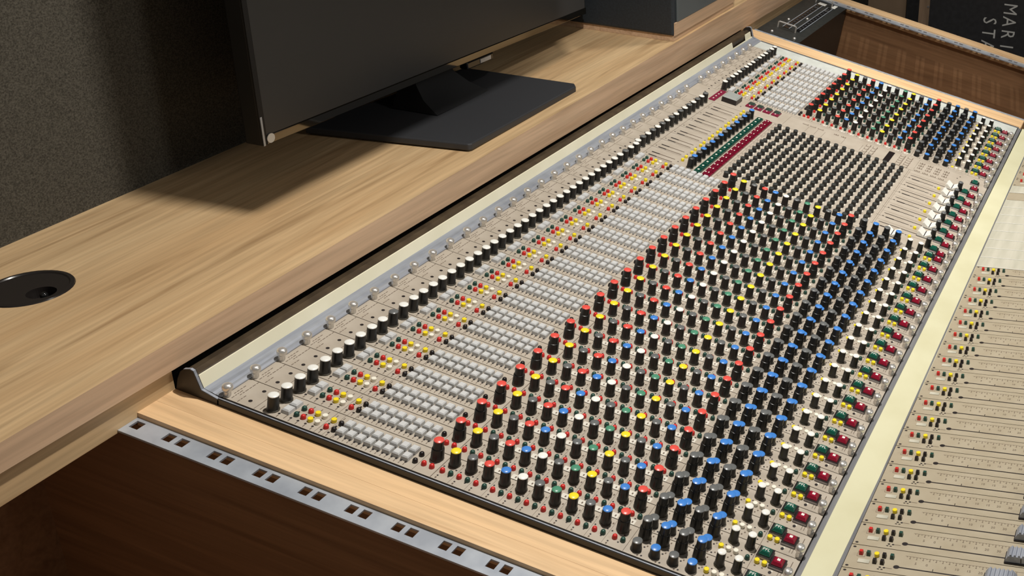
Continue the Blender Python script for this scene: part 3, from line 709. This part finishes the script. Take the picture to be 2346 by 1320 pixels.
q = MB(); q.box(0.12, 8.3, 0.05, 8.8, 0.0, 0.30); put('reflection_plinth', q.mesh('reflection_plinth', ['edge']), SP)  # wood-coloured slab stands in for the worktop reflected under the speaker
q = MB(); q.prism([(-0.02, 0.30), (0.02, 0.30), (0.02, 1.0), (-0.08, 1.0)], 0.1, 8.3); put('chamfer_reflection', q.mesh('chamfer_reflection', ['edge']), SP)  # wood colour on the chamfer paints the worktop's reflection

# ------------------------------------------------------------------ black rack unit in the far bay
RU = empty('rack_unit', (0, 0, Z0), (TILT, 0, 0))
tag(RU, 'black rack unit with metal handle and two meter strips in the far rack bay', 'rack unit')
def rp(name, me, u=0, v=0, n=0): return put(name, me, RU, (u, -v, n))
q = MB(); q.box(43.36, 53.28, -2.66, 0.16, -0.24, -0.16); rp('front_panel', q.mesh('front_panel', ['rackblack']))
q = MB(); q.box(43.6, 53.9, -2.58, 0.1, -6.0, -0.26); rp('chassis', q.mesh('chassis', ['rackblack']))
for u in (44.95, 52.6):
    q = MB()
    pts = [(0.0, 0.0), (0.0, 0.34), (0.05, 0.40), (1.15, 0.40), (1.2, 0.34), (1.2, 0.0)]
    for (a0, z0_), (a1, z1_) in zip(pts[:-1], pts[1:]):
        d = Vector((0, -(a1 - a0), z1_ - z0_)); L = d.length; d.normalize(); nrm = Vector((1, 0, 0)); bn = d.cross(nrm); r = 0.055
        b0 = len(q.v)
        for (aa, zz) in ((a0, z0_), (a1, z1_)):
            for k in range(8):
                an = 2 * math.pi * k / 8; p_ = Vector((0, -aa, zz)) + nrm * r * math.cos(an) + bn * r * math.sin(an); q.v.append(tuple(p_))
        for k in range(8): q.f.append((b0 + k, b0 + (k + 1) % 8, b0 + 8 + (k + 1) % 8, b0 + 8 + k)); q.m.append(0)
    rp('handle', q.mesh('handle', ['chrome'], True), u, 0.62, -0.16)
for v0, v1 in ((0.82, 1.30), (1.66, 2.05)):
    q = MB(); q.box(45.25, 52.15, -v1, -v0, -0.16, -0.13, 0)
    for v in (v0 + 0.02, v1 - 0.02): q.box(45.25, 52.15, -v - 0.025, -v + 0.025, -0.13, -0.115, 1)
    for k in range(12): q.box(45.7 + 0.53 * k, 45.95 + 0.53 * k, -(v0 + v1) / 2 - 0.08, -(v0 + v1) / 2 + 0.06, -0.13, -0.10, 2)
    rp('meter_strip', q.mesh('meter_strip', ['gloss', 'rail', 'stand']))
q = MB(); q.box(52.35, 52.85, -1.40, -0.85, -0.16, -0.145); rp('paper_label', q.mesh('paper_label', ['white']))
q = MB(); q.box(52.4, 53.2, -2.10, -1.85, -0.16, -0.145); rp('paper_label', q.mesh('paper_label', ['white']))
q = MB(); q.lathe([(0.10, 0, 0), (0.10, 0.06, 0), (0.05, 0.11, 0)], 12); SM = q.mesh('panel_screw', ['chrome'], True)
for u, v in ((43.75, 0.68), (43.75, 2.2), (47.0, 0.62), (48.3, 1.48)): rp('panel_screw', SM, u, v, -0.16)

# ------------------------------------------------------------------ things stacked behind the far end of the desk
FC = empty('flight_case', (62.0 * P, -12.6 * P, 0))
tag(FC, 'black case lettered in white, standing beyond the far rack bay', 'case')
q = MB(); q.box(0.0, 8.0, -6.0, 5.85, 0.5, 22.6); put('case_body', q.mesh('case_body', ['case']), FC)
def letters(txt, y, zt, size):
    for k, ch in enumerate(txt):
        vs_, fs = text_mesh(ch, size)
        q = MB(); q.v = [(-0.02, 0.0 - v[1], -v[0] * 0.8) for v in vs_]; q.f = list(fs); q.m = [0] * len(fs)
        put('letter', q.mesh('letter', ['letter']), FC, (0, y, zt - k * 0.98))
ZC = Z0 / P
letters('MARI', -0.40, ZC - 1.15, 1.50)
letters('STA', 1.10, ZC - 2.25, 1.50)
q = MB(); q.box(62.4, 63.4, -6.72, -5.83, -Z0 / P, 12); o = put('wooden_batten', q.mesh('wooden_batten', ['batten']), None, (0, 0, Z0 / P)); tag(o, 'upright raw wooden batten beside the black lettered case', 'batten')
q = MB(); q.box(-0.3, -0.0, -0.12, 0.12, -0.12, 0.12); 
q = MB(); q.lathe([(0.09, 0, 0), (0.09, 0.05, 0)], 8); s_ = put('screw_head', q.mesh('screw_head', ['chrome']), o, (62.4, -6.55, -1.9)); s_.rotation_euler = (0, -math.pi / 2, 0)
q = MB(); q.box(63.6, 64.2, -5.8, -4.55, -Z0 / P, 9); o = put('dark_panel', q.mesh('dark_panel', ['case']), None, (0, 0, Z0 / P)); tag(o, 'narrow dark upright panel between the batten and the tan board', 'panel')
q = MB(); q.box(63.6, 64.2, -4.5, -1.4, -Z0 / P, 9); o = put('tan_board', q.mesh('tan_board', ['board']), None, (0, 0, Z0 / P)); tag(o, 'plain tan upright board behind the far rack bay', 'board')
